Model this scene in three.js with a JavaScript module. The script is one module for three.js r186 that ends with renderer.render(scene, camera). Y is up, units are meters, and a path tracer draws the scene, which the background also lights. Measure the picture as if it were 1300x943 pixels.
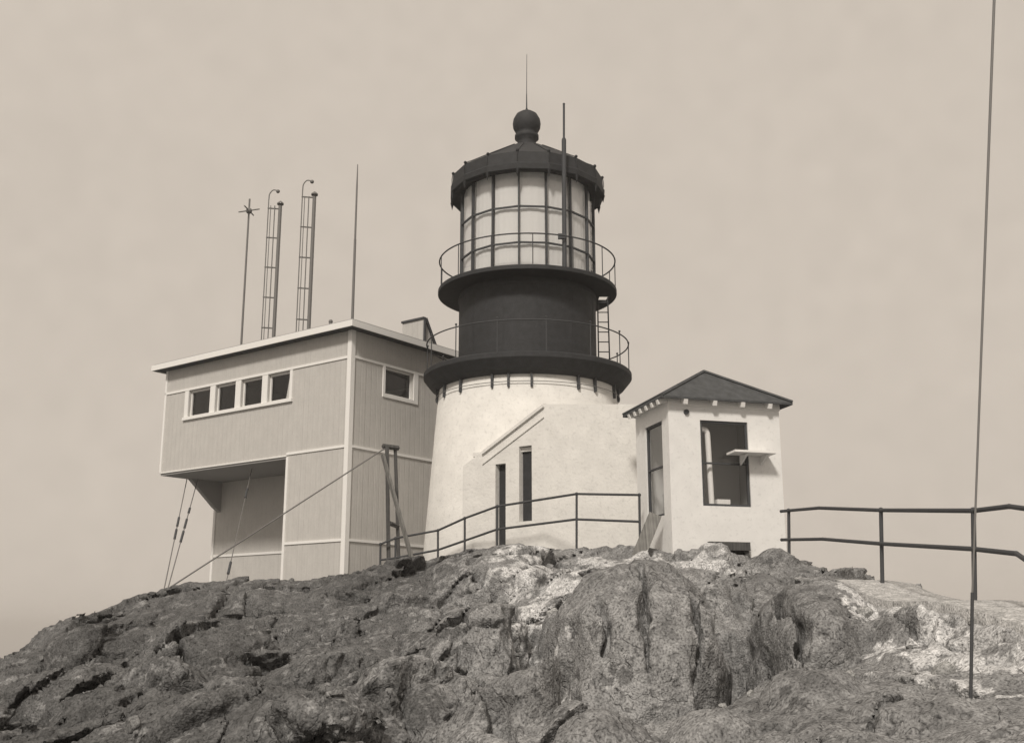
import * as THREE from 'three';
import { mergeGeometries, mergeVertices } from 'three/addons/utils/BufferGeometryUtils.js';

// ---------------------------------------------------------------- camera, sky, sun, exposure
// x right, y up (0 = eye level), z = -distance in front of the camera, metres
const scene = new THREE.Scene();
const camera = new THREE.PerspectiveCamera(37.2256, 1300 / 943, 0.1, 60000);
camera.position.set(0, 0, 0);
camera.rotation.set(THREE.MathUtils.degToRad(13.2246), 0, 0);

const renderer = new THREE.WebGLRenderer({ antialias: true });
renderer.toneMapping = THREE.LinearToneMapping;
renderer.toneMappingExposure = 1.0;
renderer.shadowMap.enabled = true;

// seeded noise
let seed = 12345;
function rnd() { seed = (seed + 0x6D2B79F5) | 0; let t = Math.imul(seed ^ (seed >>> 15), 1 | seed); t = (t + Math.imul(t ^ (t >>> 7), 61 | t)) ^ t; return ((t ^ (t >>> 14)) >>> 0) / 4294967296; }
function hash(x, y, z) { let h = Math.imul(x, 374761393) ^ Math.imul(y, 668265263) ^ Math.imul(z, 2147483647 ^ 1013904223); h = Math.imul(h ^ (h >>> 13), 1274126177); h ^= h >>> 16; h = Math.imul(h, 2246822519); return ((h ^ (h >>> 15)) >>> 0) / 4294967296; }
function vnoise(x, y, z) {
  const xi = Math.floor(x), yi = Math.floor(y), zi = Math.floor(z);
  let u = x - xi, v = y - yi, w = z - zi; u = u * u * u * (u * (u * 6 - 15) + 10); v = v * v * v * (v * (v * 6 - 15) + 10); w = w * w * w * (w * (w * 6 - 15) + 10);
  const L = (a, b, t) => a + (b - a) * t;
  return L(L(L(hash(xi, yi, zi), hash(xi + 1, yi, zi), u), L(hash(xi, yi + 1, zi), hash(xi + 1, yi + 1, zi), u), v),
    L(L(hash(xi, yi, zi + 1), hash(xi + 1, yi, zi + 1), u), L(hash(xi, yi + 1, zi + 1), hash(xi + 1, yi + 1, zi + 1), u), v), w) * 2 - 1;
}
function fbm(x, y, z, o) { let a = 0.5, s = 0; for (let i = 0; i < o; i++) { s += a * vnoise(x, y, z); x = x * 2.03 + 17.3; y = y * 2.03 + 5.1; z = z * 2.03 + 9.7; a *= 0.5; } return s; }
const clamp = (v, a, b) => v < a ? a : v > b ? b : v;
const sstep = (a, b, v) => { const t = clamp((v - a) / (b - a), 0, 1); return t * t * (3 - 2 * t); };

{ // even, hazy overcast: soft mottling only
  const W = 1024, H = 512, data = new Float32Array(W * H * 4);
  for (let j = 0; j < H; j++) for (let i = 0; i < W; i++) {
    const th = (j + 0.5) / H * Math.PI - Math.PI / 2, ph = (i + 0.5) / W * Math.PI * 2;
    const x = Math.cos(th) * Math.cos(ph), y = Math.sin(th), z = Math.cos(th) * Math.sin(ph);
    const n = 1 + 0.025 * fbm(x * 2.2, y * 3.5, z * 2.2, 4) + 0.014 * fbm(x * 11 + 40, y * 18, z * 11, 3) + 0.05 * fbm(x * 60, y * 60, z * 60, 2);
    const k = (j * W + i) * 4;
    data[k] = 0.615 * n; data[k + 1] = 0.545 * n; data[k + 2] = 0.470 * n; data[k + 3] = 1;
  }
  const t = new THREE.DataTexture(data, W, H, THREE.RGBAFormat, THREE.FloatType);
  t.mapping = THREE.EquirectangularReflectionMapping; t.magFilter = THREE.LinearFilter; t.minFilter = THREE.LinearFilter; t.needsUpdate = true;
  scene.background = t; scene.environment = t;
}
const sun = new THREE.DirectionalLight(new THREE.Color().setRGB(1.0, 0.93, 0.84), 2.7);
sun.position.set(-13.5, 49, 26); sun.target.position.set(0, 2, -24);
sun.castShadow = true; sun.shadow.radius = 16; sun.shadow.mapSize.set(4096, 4096);
Object.assign(sun.shadow.camera, { left: -26, right: 26, top: 26, bottom: -26, near: 1, far: 140 });
scene.add(sun, sun.target);

// ---------------------------------------------------------------- textures and materials
function tex(N, fn, colour, repeat = 1) {
  const d = new Uint8Array(N * N * 4);
  for (let j = 0; j < N; j++) for (let i = 0; i < N; i++) {
    const v = fn(i / N, j / N), k = (j * N + i) * 4;
    if (typeof v === 'number') { d[k] = d[k + 1] = d[k + 2] = clamp(v, 0, 1) * 255; } else { d[k] = clamp(v[0], 0, 1) * 255; d[k + 1] = clamp(v[1], 0, 1) * 255; d[k + 2] = clamp(v[2], 0, 1) * 255; }
    d[k + 3] = 255;
  }
  const t = new THREE.DataTexture(d, N, N); t.wrapS = t.wrapT = THREE.RepeatWrapping; t.magFilter = THREE.LinearFilter; t.minFilter = THREE.LinearMipmapLinearFilter; t.generateMipmaps = true;
  if (colour) t.colorSpace = THREE.SRGBColorSpace;
  t.repeat.set(repeat, repeat); t.needsUpdate = true; return t;
}
// tileable noise: value noise on a lattice that wraps f times across the tile
const GC = Float64Array.from({ length: 256 }, (_, i) => Math.cos(i / 256 * 6.2832)), GS = Float64Array.from({ length: 256 }, (_, i) => Math.sin(i / 256 * 6.2832));
function pn(u, v, f, sd) { // gradient noise, wrapping
  const x = u * f, y = v * f, xi = Math.floor(x), yi = Math.floor(y), fx = x - xi, fy = y - yi, a = fx * fx * fx * (fx * (fx * 6 - 15) + 10), b = fy * fy * fy * (fy * (fy * 6 - 15) + 10);
  const h = (i, j) => { const t = (hash((((xi + i) % f) + f) % f, (((yi + j) % f) + f) % f, sd) * 256) | 0; return GC[t] * (fx - i) + GS[t] * (fy - j); };
  const p = h(0, 0), q = h(1, 0), r = h(0, 1), t = h(1, 1); return (p + (q - p) * a + (r - p + (p - q - r + t) * a) * b) * 1.7;
}
const tile = (u, v, f, o, s = 0) => { let a = 0.5, t = 0, g = f; for (let k = 0; k < o; k++) { t += a * pn(u, v, g, Math.round(s) * 31 + k); g *= 2; a *= 0.5; } return t; };
const stuccoC = tex(512, (u, v) => { const n = tile(u, v, 10, 5), m = tile(u, v, 46, 3, 8); const g = 0.93 + n * 0.045 + Math.min(0, m + 0.14) * 0.13; return [g, g * 0.995, g * 0.985]; }, true, 0.25);
const stuccoB = tex(512, (u, v) => 0.5 + tile(u, v, 30, 5) * 0.7 + tile(u, v, 6, 2, 4) * 0.3, false, 0.5);
const sidingC = tex(512, (u, v) => { const s = tile(u * 1, v * 0.0 + 0.01, 90, 4, 2), w = tile(u, v, 6, 4), c = tile(u, v * 1, 30, 3, 5); const g = 0.77 + s * 0.05 + w * 0.022 + c * 0.02; return [g, g * 0.99, g * 0.975]; }, true, 0.41);
const sidingB = tex(512, (u, v) => { const q = (u * 12) % 1; const gr = Math.min(q, 1 - q) < 0.06 ? 0.25 : 0.7; return gr + tile(u, 0.01, 120, 3) * 0.25; }, false, 0.41);
const woodC = tex(256, (u, v) => { const g = 0.8 + tile(u, 0.02, 60, 3) * 0.25 + tile(u, v, 8, 3) * 0.1; return g; }, true, 0.7);
const whiteC = tex(256, (u, v) => 0.955 + tile(u, v, 8, 4) * 0.03 + Math.min(0, tile(u, v, 32, 3, 6) + 0.18) * 0.12, true, 0.4);
const paintC = tex(256, (u, v) => 0.82 + tile(u, v, 12, 4) * 0.16 + tile(u, v, 50, 2, 6) * 0.1, true, 0.5);
// rock grain: pitted, speckled, with short fracture lines
const fract = (u, v, f, s) => { const w = tile(u, v, 8, 3, s + 3) * 0.09, n = tile(u + w, v - w, f, 2, s); return Math.max(0, 1 - Math.abs(n) * 26); };
const rockC = tex(1024, (u, v) => { const a = tile(u, v, 12, 6), b = tile(u, v, 96, 3, 9), c = tile(u, v, 40, 4, 21); let g = 0.80 + a * 0.18 + b * 0.26; if (c > 0.18) g += 0.05; if (c < -0.18) g -= 0.08; if (b < -0.29) g -= 0.12; g -= 0.18 * fract(u, v, 7, 2) * (tile(u, v, 5, 2, 14) > 0 ? 1 : 0); return g; }, true, 0.42);
const rockB = tex(1024, (u, v) => 0.62 + tile(u, v, 20, 6) * 0.6 + tile(u, v, 110, 3, 5) * 0.35 - 0.5 * fract(u, v, 7, 2) * (tile(u, v, 5, 2, 14) > 0 ? 1 : 0), false, 0.42);


const std = (r, g, b, rough, extra = {}) => new THREE.MeshStandardMaterial({ color: new THREE.Color().setRGB(r, g, b), roughness: rough, metalness: 0, ...extra });
const M = {
  stucco: std(0.86, 0.855, 0.84, 0.92, { map: stuccoC, bumpMap: stuccoB, bumpScale: 0.004 }),
  white: std(0.86, 0.855, 0.84, 0.75, { map: whiteC }),
  trim: std(0.80, 0.79, 0.77, 0.65),
  siding: std(0.93, 0.925, 0.915, 0.85, { map: sidingC, bumpMap: sidingB, bumpScale: 0.012 }),
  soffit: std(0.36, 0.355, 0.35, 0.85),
  black: std(0.037, 0.039, 0.043, 0.75, { map: paintC, side: THREE.DoubleSide }),
  iron: std(0.05, 0.053, 0.058, 0.7),
  greyiron: std(0.16, 0.155, 0.15, 0.6),
  rail: std(0.05, 0.052, 0.056, 0.75),
  roofdark: std(0.095, 0.1, 0.105, 0.85, { map: paintC }),
  wood: std(0.30, 0.285, 0.26, 0.85, { map: woodC }),
  darkwood: std(0.11, 0.108, 0.105, 0.85, { map: woodC }),
  plank: std(0.27, 0.265, 0.25, 0.85, { map: woodC }),
  inside: std(0.18, 0.18, 0.18, 0.9),
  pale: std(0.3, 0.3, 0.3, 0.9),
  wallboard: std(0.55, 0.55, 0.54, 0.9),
  drape: new THREE.MeshPhysicalMaterial({ color: new THREE.Color().setRGB(0.96, 0.96, 0.95), roughness: 1, transmission: 0.35, thickness: 0, side: THREE.DoubleSide }),
  curtain: std(0.55, 0.54, 0.52, 0.9),
  glass: new THREE.MeshPhysicalMaterial({ color: new THREE.Color().setRGB(0.97, 0.97, 0.97), roughness: 0.03, transmission: 1, thickness: 0, ior: 1.5, side: THREE.DoubleSide }),
  rock: new THREE.MeshStandardMaterial({ color: 0xffffff, vertexColors: true, map: rockC, bumpMap: rockB, bumpScale: 0.022, roughness: 0.95 }),
  stone: std(0.33, 0.33, 0.33, 0.95, { map: rockC }),
  concrete: std(0.72, 0.715, 0.705, 0.92, { map: rockC, bumpMap: rockB, bumpScale: 0.008, side: THREE.DoubleSide }),
  sea: std(0.10, 0.105, 0.105, 0.35),
};

// ---------------------------------------------------------------- helpers
const used = {};
function numbered(n) { if (used[n] === undefined) { used[n] = 0; return n; } used[n]++; return n + '_' + String(used[n]).padStart(3, '0'); }
const V = (x, y, d) => new THREE.Vector3(x, y, -d);
function bx(w, h, d, x, y, z, rx = 0, ry = 0, rz = 0) { const g = new THREE.BoxGeometry(w, h, d); g.rotateX(rx); g.rotateY(ry); g.rotateZ(rz); g.translate(x, y, z); return g; }
function rod(p, q, r0, r1 = r0, seg = 10) { const d = new THREE.Vector3().subVectors(q, p), L = d.length(); const g = new THREE.CylinderGeometry(r1, r0, L, seg); g.translate(0, L / 2, 0); g.applyQuaternion(new THREE.Quaternion().setFromUnitVectors(new THREE.Vector3(0, 1, 0), d.normalize())); g.translate(p.x, p.y, p.z); return g; }
function beam(p, q, w, t) { const d = new THREE.Vector3().subVectors(q, p), L = d.length(); const g = new THREE.BoxGeometry(w, L, t); g.translate(0, L / 2, 0); g.applyQuaternion(new THREE.Quaternion().setFromUnitVectors(new THREE.Vector3(0, 1, 0), d.normalize())); g.translate(p.x, p.y, p.z); return g; }
function lathe(pts, seg = 96) { return new THREE.LatheGeometry(pts.map(([r, y]) => new THREE.Vector2(r, y)), seg); }
function latheC(pts, seg = 128) { const out = []; for (let i = 0; i < pts.length - 1; i++) out.push(lathe([pts[i], pts[i + 1]], seg)); return mergeVertices(mergeGeometries(out), 1e-6).toNonIndexed(); }
function ring(R, y, r, seg = 120) { const g = new THREE.TorusGeometry(R, r, 8, seg); g.rotateX(Math.PI / 2); g.translate(0, y, 0); return g; }
function ball(r, x, y, z, s = 16) { const g = new THREE.SphereGeometry(r, s, Math.ceil(s * 0.7)); g.translate(x, y, z); return g; }
function flip(g) { const a = g.index ? g.index.array : null; if (a) for (let i = 0; i < a.length; i += 3) { const t = a[i]; a[i] = a[i + 1]; a[i + 1] = t; } else { for (const n of Object.keys(g.attributes)) { const at = g.attributes[n], s = at.itemSize; for (let i = 0; i < at.count; i += 3) for (let k = 0; k < s; k++) { const t = at.array[i * s + k]; at.array[i * s + k] = at.array[(i + 1) * s + k]; at.array[(i + 1) * s + k] = t; } } } return g; }
// a wall of thickness t: outline and holes in (a, y); plane 'L' = outer face x 0, a runs along -z; plane 'F' = outer face z 0, a runs along +x
function wall(plane, outline, holes, t) {
  const s = new THREE.Shape(outline.map(([a, y]) => new THREE.Vector2(a, y)));
  for (const [a0, a1, y0, y1] of holes) s.holes.push(new THREE.Path([[a0, y0], [a0, y1], [a1, y1], [a1, y0]].map(([a, y]) => new THREE.Vector2(a, y))));
  const g = new THREE.ExtrudeGeometry(s, { depth: t, bevelEnabled: false });
  const m = new THREE.Matrix4();
  if (plane === 'L') m.set(0, 0, 1, 0, 0, 1, 0, 0, -1, 0, 0, 0, 0, 0, 0, 1); else m.set(1, 0, 0, 0, 0, 1, 0, 0, 0, 0, -1, 0, 0, 0, 0, 1);
  g.applyMatrix4(m); if (plane === 'F') flip(g); g.computeVertexNormals(); return g;
}
function merge(list) {
  const arr = (Array.isArray(list) ? list : [list]).map((g) => { const h = g.index ? g.toNonIndexed() : g; for (const n of Object.keys(h.attributes)) if (!['position', 'normal', 'uv'].includes(n)) h.deleteAttribute(n); return h; });
  return arr.length === 1 ? arr[0] : mergeGeometries(arr, false);
}
function metreUV(g) { // planar uv in metres, by the way each triangle faces
  const p = g.attributes.position, uv = new Float32Array(p.count * 2), a = new THREE.Vector3(), b = new THREE.Vector3(), c = new THREE.Vector3();
  for (let i = 0; i < p.count; i += 3) {
    a.fromBufferAttribute(p, i); b.fromBufferAttribute(p, i + 1); c.fromBufferAttribute(p, i + 2);
    const n = b.clone().sub(a).cross(c.clone().sub(a)); const ax = Math.abs(n.x), ay = Math.abs(n.y), az = Math.abs(n.z);
    [a, b, c].forEach((q, k) => { const [u, v] = ay > ax && ay > az ? [q.x, q.z] : ax > az ? [q.z, q.y] : [q.x, q.y]; uv[(i + k) * 2] = u; uv[(i + k) * 2 + 1] = v; });
  }
  g.setAttribute('uv', new THREE.BufferAttribute(uv, 2)); return g;
}
function thing(name, label, category, [x, y, z], turn = 0, group) {
  const o = new THREE.Group(); o.name = numbered(name); o.position.set(x, y, z); o.rotation.y = turn; o.userData = { label, category }; if (group) o.userData.group = group;
  o.by = y; o.bx = turn ? 0 : 0; scene.add(o); return o;
}
// part: geometry given with absolute heights in the thing's own x and z
function part(name, geos, mat, parent, keepUV) {
  const g = merge(geos); if (!keepUV) metreUV(g); g.translate(0, -(parent.by ?? 0), 0);
  const m = new THREE.Mesh(g, mat); m.name = name; m.castShadow = m.receiveShadow = true; m.by = parent.by ?? 0; parent.add(m); return m;
}
// world-space thing at base point p; children geometries given in world coordinates
function worldThing(name, label, category, p, group) { const o = thing(name, label, category, [p.x, p.y, p.z], 0, group); o.org = p.clone(); return o; }
function wpart(name, geos, mat, parent, keepUV) {
  const g = merge(geos); if (!keepUV) metreUV(g); g.translate(-parent.org.x, -parent.org.y, -parent.org.z);
  const m = new THREE.Mesh(g, mat); m.name = name; m.castShadow = m.receiveShadow = true; m.org = parent.org; parent.add(m); return m;
}

// ---------------------------------------------------------------- the sea far below
{
  const g = new THREE.CircleGeometry(40000, 96); g.rotateX(-Math.PI / 2);
  const m = new THREE.Mesh(g, M.sea); m.name = 'sea'; m.position.y = -95; m.receiveShadow = true; m.userData = { kind: 'structure', label: 'pale hazy sea far below the rock', category: 'sea' }; scene.add(m);
}

// ---------------------------------------------------------------- the rocky hill
const CP = [[-8.09,18.00,-0.42],[-7.65,20.00,0.05],[-7.57,24.00,0.74],[-6.93,26.00,0.86],[-5.62,27.60,0.86],[-4.09,27.20,0.88],[-2.29,25.00,1.24],[-0.88,24.80,1.58],[0.00,23.50,1.67],[1.37,22.80,1.67],[2.31,21.80,1.48],[3.16,21.30,1.40],[4.28,21.60,1.42],[5.13,20.80,1.15],[5.59,16.97,0.71],[5.51,13.45,0.34],[5.44,12.00,0.18],[-5.87,16.00,-0.32],[-5.08,17.00,0.01],[-2.87,16.50,0.01],[-1.63,18.00,0.25],[-0.56,16.00,0.0],[0.43,15.50,-0.22],[0.53,19.00,0.60],[1.84,17.50,0.66],[3.53,14.50,-0.05],[4.89,17.00,0.59],[4.30,12.60,0.09],[4.59,11.00,0.00],[-5.26,13.00,-0.78],[-3.87,12.50,-0.58],[-2.06,12.00,-0.56],[-0.41,11.80,-0.55],[1.17,11.30,-0.72],[2.53,10.50,-0.49],[3.52,9.30,-0.43],[-4.86,11.00,-1.04],[-3.00,9.80,-0.92],[-1.56,9.20,-0.87],[-0.30,8.90,-0.84],[0.87,8.50,-0.80],[1.90,8.00,-0.75],[2.80,7.50,-0.71],
  // the top under the buildings, and the far and near sides
  [-4, 31, 1.05], [0, 29.5, 1.3], [3, 26.5, 1.4], [-8, 33, 0.9], [-12, 29, -0.9], [-12, 22, -1.7], [-12, 14, -2.3], [8.5, 22, 0.4], [9, 16, -0.5], [9, 11, -0.8], [6, 25, 1.1], [0, 36, 0.7], [-6, 39, 0], [7, 33, 0], [0, 5, -1.25], [0, 1, -1.6], [-6, 5, -1.8], [6, 5, -0.9], [0, -4, -2.2], [12, 30, -2], [-14, 36, -2.5]];
const tpsExact = (() => {
  const n = CP.length, N = n + 3, A = []; const U = (r2) => r2 < 1e-9 ? 0 : r2 * Math.log(r2) * 0.5;
  for (let i = 0; i < N; i++) { A.push(new Float64Array(N + 1)); }
  for (let i = 0; i < n; i++) { for (let j = 0; j < n; j++) { A[i][j] = U((CP[i][0] - CP[j][0]) ** 2 + (CP[i][1] - CP[j][1]) ** 2); } A[i][i] += 0.6; A[i][n] = A[n][i] = 1; A[i][n + 1] = A[n + 1][i] = CP[i][0]; A[i][n + 2] = A[n + 2][i] = CP[i][1]; A[i][N] = CP[i][2]; }
  for (let c = 0; c < N; c++) { let p = c; for (let r = c + 1; r < N; r++) if (Math.abs(A[r][c]) > Math.abs(A[p][c])) p = r; [A[c], A[p]] = [A[p], A[c]]; for (let r = 0; r < N; r++) if (r !== c) { const f = A[r][c] / A[c][c]; if (f) for (let k = c; k <= N; k++) A[r][k] -= f * A[c][k]; } }
  const w = A.map((r, i) => r[N] / r[i]);
  return (x, d) => { let s = w[n] + w[n + 1] * x + w[n + 2] * d; for (let i = 0; i < n; i++) s += w[i] * U((x - CP[i][0]) ** 2 + (d - CP[i][1]) ** 2); return s; };
})();
const tps = (() => { // the same surface from a 0.1 m table
  const X0 = -18, D0 = -6, st = 0.1, nx = 360, nd = 520, T = new Float64Array(nx * nd); for (let j = 0; j < nd; j++) for (let i = 0; i < nx; i++) T[j * nx + i] = tpsExact(X0 + i * st, D0 + j * st);
  return (x, d) => { const u = clamp((x - X0) / st, 0, nx - 1.01), v = clamp((d - D0) / st, 0, nd - 1.01), i = u | 0, j = v | 0, a = u - i, b = v - j, k = j * nx + i; return (T[k] * (1 - a) + T[k + 1] * a) * (1 - b) + (T[k + nx] * (1 - a) + T[k + nx + 1] * a) * b; };
})();
// rounded rock masses: x, distance, half width, half depth, top, how far it stands out of the ground, turn
const DOMES = [
  [1.62, 14.2, 1.34, 2.2, 0.82, 1.8, 0], [3.9, 14.4, 1.02, 1.9, 0.62, 1.3, 0.15], [4.62, 13.0, 0.5, 0.9, 0.3, 0.6, 0], [2.78, 10.7, 0.72, 0.8, -0.36, 0.7, -0.2], [3.3, 9.5, 0.66, 0.6, -0.5, 0.5, 0.3],
  [-0.25, 21.2, 1.6, 2.0, 1.55, 0.9, 0.3], [3.75, 20.6, 0.55, 0.8, 1.58, 0.7, 0], [4.85, 20.7, 0.5, 0.7, 1.5, 0.7, 0.2], [4.2, 20.2, 1.0, 0.7, 1.26, 0.5, 0], [2.6, 21.0, 0.6, 0.6, 1.42, 0.5, 0.3], [-2.6, 24.2, 1.35, 0.9, 1.12, 0.6, 0.35], [1.1, 19.6, 0.9, 0.8, 1.02, 0.6, 0.4], [2.75, 17.0, 1.0, 1.0, 0.8, 0.8, 0],
  [-2.0, 19.2, 1.4, 1.5, 0.68, 0.9, 0.5], [-0.38, 15.7, 0.86, 1.5, 0.26, 1.1, 0.2], [0.42, 16.6, 0.4, 0.6, 0.42, 0.6, 0.2], [-4.6, 20.6, 1.4, 1.3, 0.78, 0.6, -0.3], [-6.1, 18.0, 1.0, 1.0, 0.25, 0.5, 0.2],
  [-4.1, 16.0, 1.25, 1.4, 0.1, 0.9, 0.4], [-2.35, 14.1, 0.95, 1.3, -0.16, 0.9, -0.4], [-0.95, 12.2, 0.72, 1.0, -0.36, 0.8, -0.3], [-0.02, 11.2, 0.5, 0.7, -0.52, 0.5, 0.3], [-4.45, 13.6, 1.0, 1.0, -0.5, 0.6, 0.2], [-2.6, 11.2, 0.85, 0.8, -0.7, 0.5, 0.1],
  [0.82, 10.2, 0.66, 0.6, -0.7, 0.5, 0.1], [1.7, 10.0, 0.52, 0.5, -0.66, 0.5, 0], [-1.5, 10.2, 0.6, 0.6, -0.72, 0.4, 0.4], [-5.6, 14.9, 0.8, 0.8, -0.35, 0.5, 0], [-3.3, 22.2, 0.9, 0.8, 0.95, 0.5, 0.6],
];
const pathMask = (x, d) => sstep(0.95, 0.45, Math.abs(x - (5.55 + (d > 17 ? (17 - d) * 0.06 : 0)))) * sstep(9, 11, d) * sstep(19.5, 17.5, d);
function ground(x, d) {
  let h = tps(x, d);
  const pm = pathMask(x, d); h -= 0.2 * sstep(20.5, 17.5, d) * sstep(7.5, 9, d) * (1 - pm);
  const s = 0.62, q = h / s + 0.9 * fbm(x * 0.32 + 3, d * 0.32, 1.7, 3) + 20, k = Math.floor(q), f = q - k;
  const g = f < 0.62 ? f * 0.38 / 0.62 : 0.38 + (f - 0.62) * 0.62 / 0.38;
  const rough = (1 - pm) * sstep(27.5, 25, d);
  h += (g - f) * s * 0.55 * rough;
  for (const [cx, cd, rx, rd, top, out, tn] of DOMES) {
    const dx = x - cx, dd = d - cd, ex = (dx * Math.cos(tn) - dd * Math.sin(tn)) / rx, ed = (dx * Math.sin(tn) + dd * Math.cos(tn)) / rd;
    const wob = 1 + 0.22 * vnoise(x * 1.1 + cx * 7, d * 1.1, cd);
    const r = Math.sqrt(ex * ex + ed * ed) * wob; if (r >= 1) continue;
    const y = top - out + out * Math.pow(1 - Math.pow(r, 2.3), 0.6);
    if (y > h) h = h + (y - h) * (1 - pm);
  }
  return h;
}
// cell noise with a flat, tilted facet for every block
const wo = { id: 0, f1: 0, f2: 0, plane: 0 };
function blocks(x, y, z) {
  const xi = Math.floor(x), yi = Math.floor(y), zi = Math.floor(z); let f1 = 99, f2 = 99, bi = 0, bj = 0, bk = 0, bxx = 0, byy = 0, bzz = 0;
  for (let i = xi - 1; i <= xi + 1; i++) for (let j = yi - 1; j <= yi + 1; j++) for (let k = zi - 1; k <= zi + 1; k++) {
    let h = Math.imul(i, 374761393) ^ Math.imul(j, 668265263) ^ Math.imul(k, 1442695041); h = Math.imul(h ^ (h >>> 13), 1274126177); h ^= h >>> 16; h = Math.imul(h, 2246822519); h ^= h >>> 15;
    const px = i + (h & 1023) / 1023, py = j + ((h >>> 10) & 1023) / 1023, pz = k + ((h >>> 20) & 1023) / 1023;
    const r = (px - x) * (px - x) + (py - y) * (py - y) + (pz - z) * (pz - z);
    if (r < f1) { f2 = f1; f1 = r; bi = i; bj = j; bk = k; bxx = px; byy = py; bzz = pz; } else if (r < f2) f2 = r;
  }
  f1 = Math.sqrt(f1); f2 = Math.sqrt(f2);
  wo.f1 = f1; wo.f2 = f2; wo.id = hash(bi, bj, bk + 33);
  wo.plane = (hash(bi + 5, bj, bk) - 0.5) * (x - bxx) + (hash(bi, bj + 5, bk) - 0.5) * (y - byy) + (hash(bi, bj, bk + 5) - 0.5) * (z - bzz);
}
// clefts between and across the rock masses: half width, depth, then points (x, distance)
const CLEFTS = [
  [0.2, 0.6, [0.5, 17.4], [0.22, 15.6], [0.3, 13.6], [0.62, 12.35], [1.25, 11.85], [2.0, 11.95], [2.55, 12.4], [2.78, 13.6], [2.85, 15.4]],
  [0.035, 0.2, [0.95, 11.9], [1.02, 12.5], [0.94, 13.0]], [0.03, 0.17, [1.5, 11.8], [1.42, 12.4], [1.56, 13.0], [1.6, 13.6]], [0.035, 0.19, [2.1, 11.9], [2.0, 12.5], [2.14, 13.1], [1.9, 13.6]],
  [0.09, 0.3, [-4.3, 21.4], [-3.6, 21.0], [-2.9, 21.6], [-2.2, 23.4], [-1.75, 24.6]], [0.08, 0.3, [-2.6, 15.8], [-1.5, 15.6], [-0.6, 14.4], [-0.2, 13.1]], [0.07, 0.28, [-4.6, 15.5], [-3.4, 13.4], [-2.3, 13.1], [-1.2, 13.9]],
  [0.1, 0.32, [4.1, 15.4], [4.5, 13.7], [4.9, 12.4], [5.25, 11.2]], [0.07, 0.26, [4.3, 13.2], [4.55, 12.0], [4.9, 10.9], [5.0, 10.0]], [0.06, 0.25, [3.0, 12.0], [3.5, 11.6], [3.9, 10.8], [4.0, 10.0]], [0.06, 0.25, [3.1, 15.6], [3.35, 14.2], [3.2, 12.6]],
  [0.07, 0.25, [-0.9, 11.2], [-0.2, 10.6], [0.2, 9.6]], [0.07, 0.25, [1.1, 10.6], [1.7, 10.3], [2.3, 9.7]], [0.08, 0.3, [-0.7, 19.6], [-0.1, 18.6], [0.3, 17.6]], [0.09, 0.3, [2.6, 19.2], [3.1, 18.0], [3.4, 16.4]], [0.06, 0.22, [-6.6, 19.4], [-5.4, 18.6], [-4.6, 17.2]], [0.06, 0.22, [-2.9, 11.6], [-2.1, 10.8], [-1.7, 10.0]],
];
for (const c of CLEFTS) { let a = 99, b = -99, e = 99, f = -99; for (let k = 2; k < c.length; k++) { a = Math.min(a, c[k][0]); b = Math.max(b, c[k][0]); e = Math.min(e, c[k][1]); f = Math.max(f, c[k][1]); } c.box = [a - 0.4, b + 0.4, e - 0.4, f + 0.4]; }
function cleft(x, d, wob) {
  let v = 0;
  for (const c of CLEFTS) { const b = c.box; if (x < b[0] || x > b[1] || d < b[2] || d > b[3]) continue; let m = 99; for (let k = 2; k < c.length - 1; k++) { const [ax, ad] = c[k], [bx2, bd] = c[k + 1], ux = bx2 - ax, ud = bd - ad, t = clamp(((x - ax) * ux + (d - ad) * ud) / (ux * ux + ud * ud), 0, 1), r = Math.hypot(x - ax - ux * t, d - ad - ud * t); if (r < m) m = r; } const w = c[0] * (1 + 0.6 * wob); v = Math.max(v, 1.5 * c[1] * (1 - sstep(w * 0.4, w * 1.5, m))); }
  return v;
}
function rockDetail(x, y, d) {
  const wx = x + 0.16 * fbm(x * 1.6, y * 1.6, d * 1.6, 3), wy = y + 0.16 * fbm(x * 1.6 + 9, y * 1.6, d * 1.6, 3), wd = d + 0.16 * fbm(x * 1.6, y * 1.6 + 9, d * 1.6, 3);
  // foliation: blocks drawn out along a line that climbs to the right
  const a = wx * 0.80 + wy * 0.60, b = -wx * 0.60 + wy * 0.80;
  const massive = sstep(0.2, 1.2, x) * sstep(18, 15.5, d);
  let v = 0;
  blocks(a * 0.55, b * 1.25, wd * 0.7); v += ((wo.id - 0.5) * 0.3 + wo.plane * 0.42) * (1 - 0.85 * massive) - 0.22 * (1 - sstep(0.0, 0.07, wo.f2 - wo.f1)) * (1 - 0.85 * massive);
  const busy = 0.45 + 0.55 * sstep(-0.2, 0.25, fbm(x * 0.5 + 3, y * 0.5, d * 0.5, 2));
  blocks(a * 1.7 + 40, b * 3.6, wd * 2.2); v += (((wo.id - 0.5) * 0.05 + wo.plane * 0.09) - 0.045 * (1 - sstep(0.0, 0.1, wo.f2 - wo.f1))) * busy * (1 - 0.75 * massive);
  v += 0.12 * fbm(x * 1.3, y * 1.3, d * 1.3, 3) + 0.03 * (0.5 - Math.abs(fbm(x * 4.3, y * 4.3, d * 4.3, 4)) * 2);
  v -= cleft(wx * 1 + 0.1 * fbm(x * 3, y * 3, d * 3 + 5, 2), wd, vnoise(x * 2, y * 2, d * 2));
  return v;
}
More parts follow.
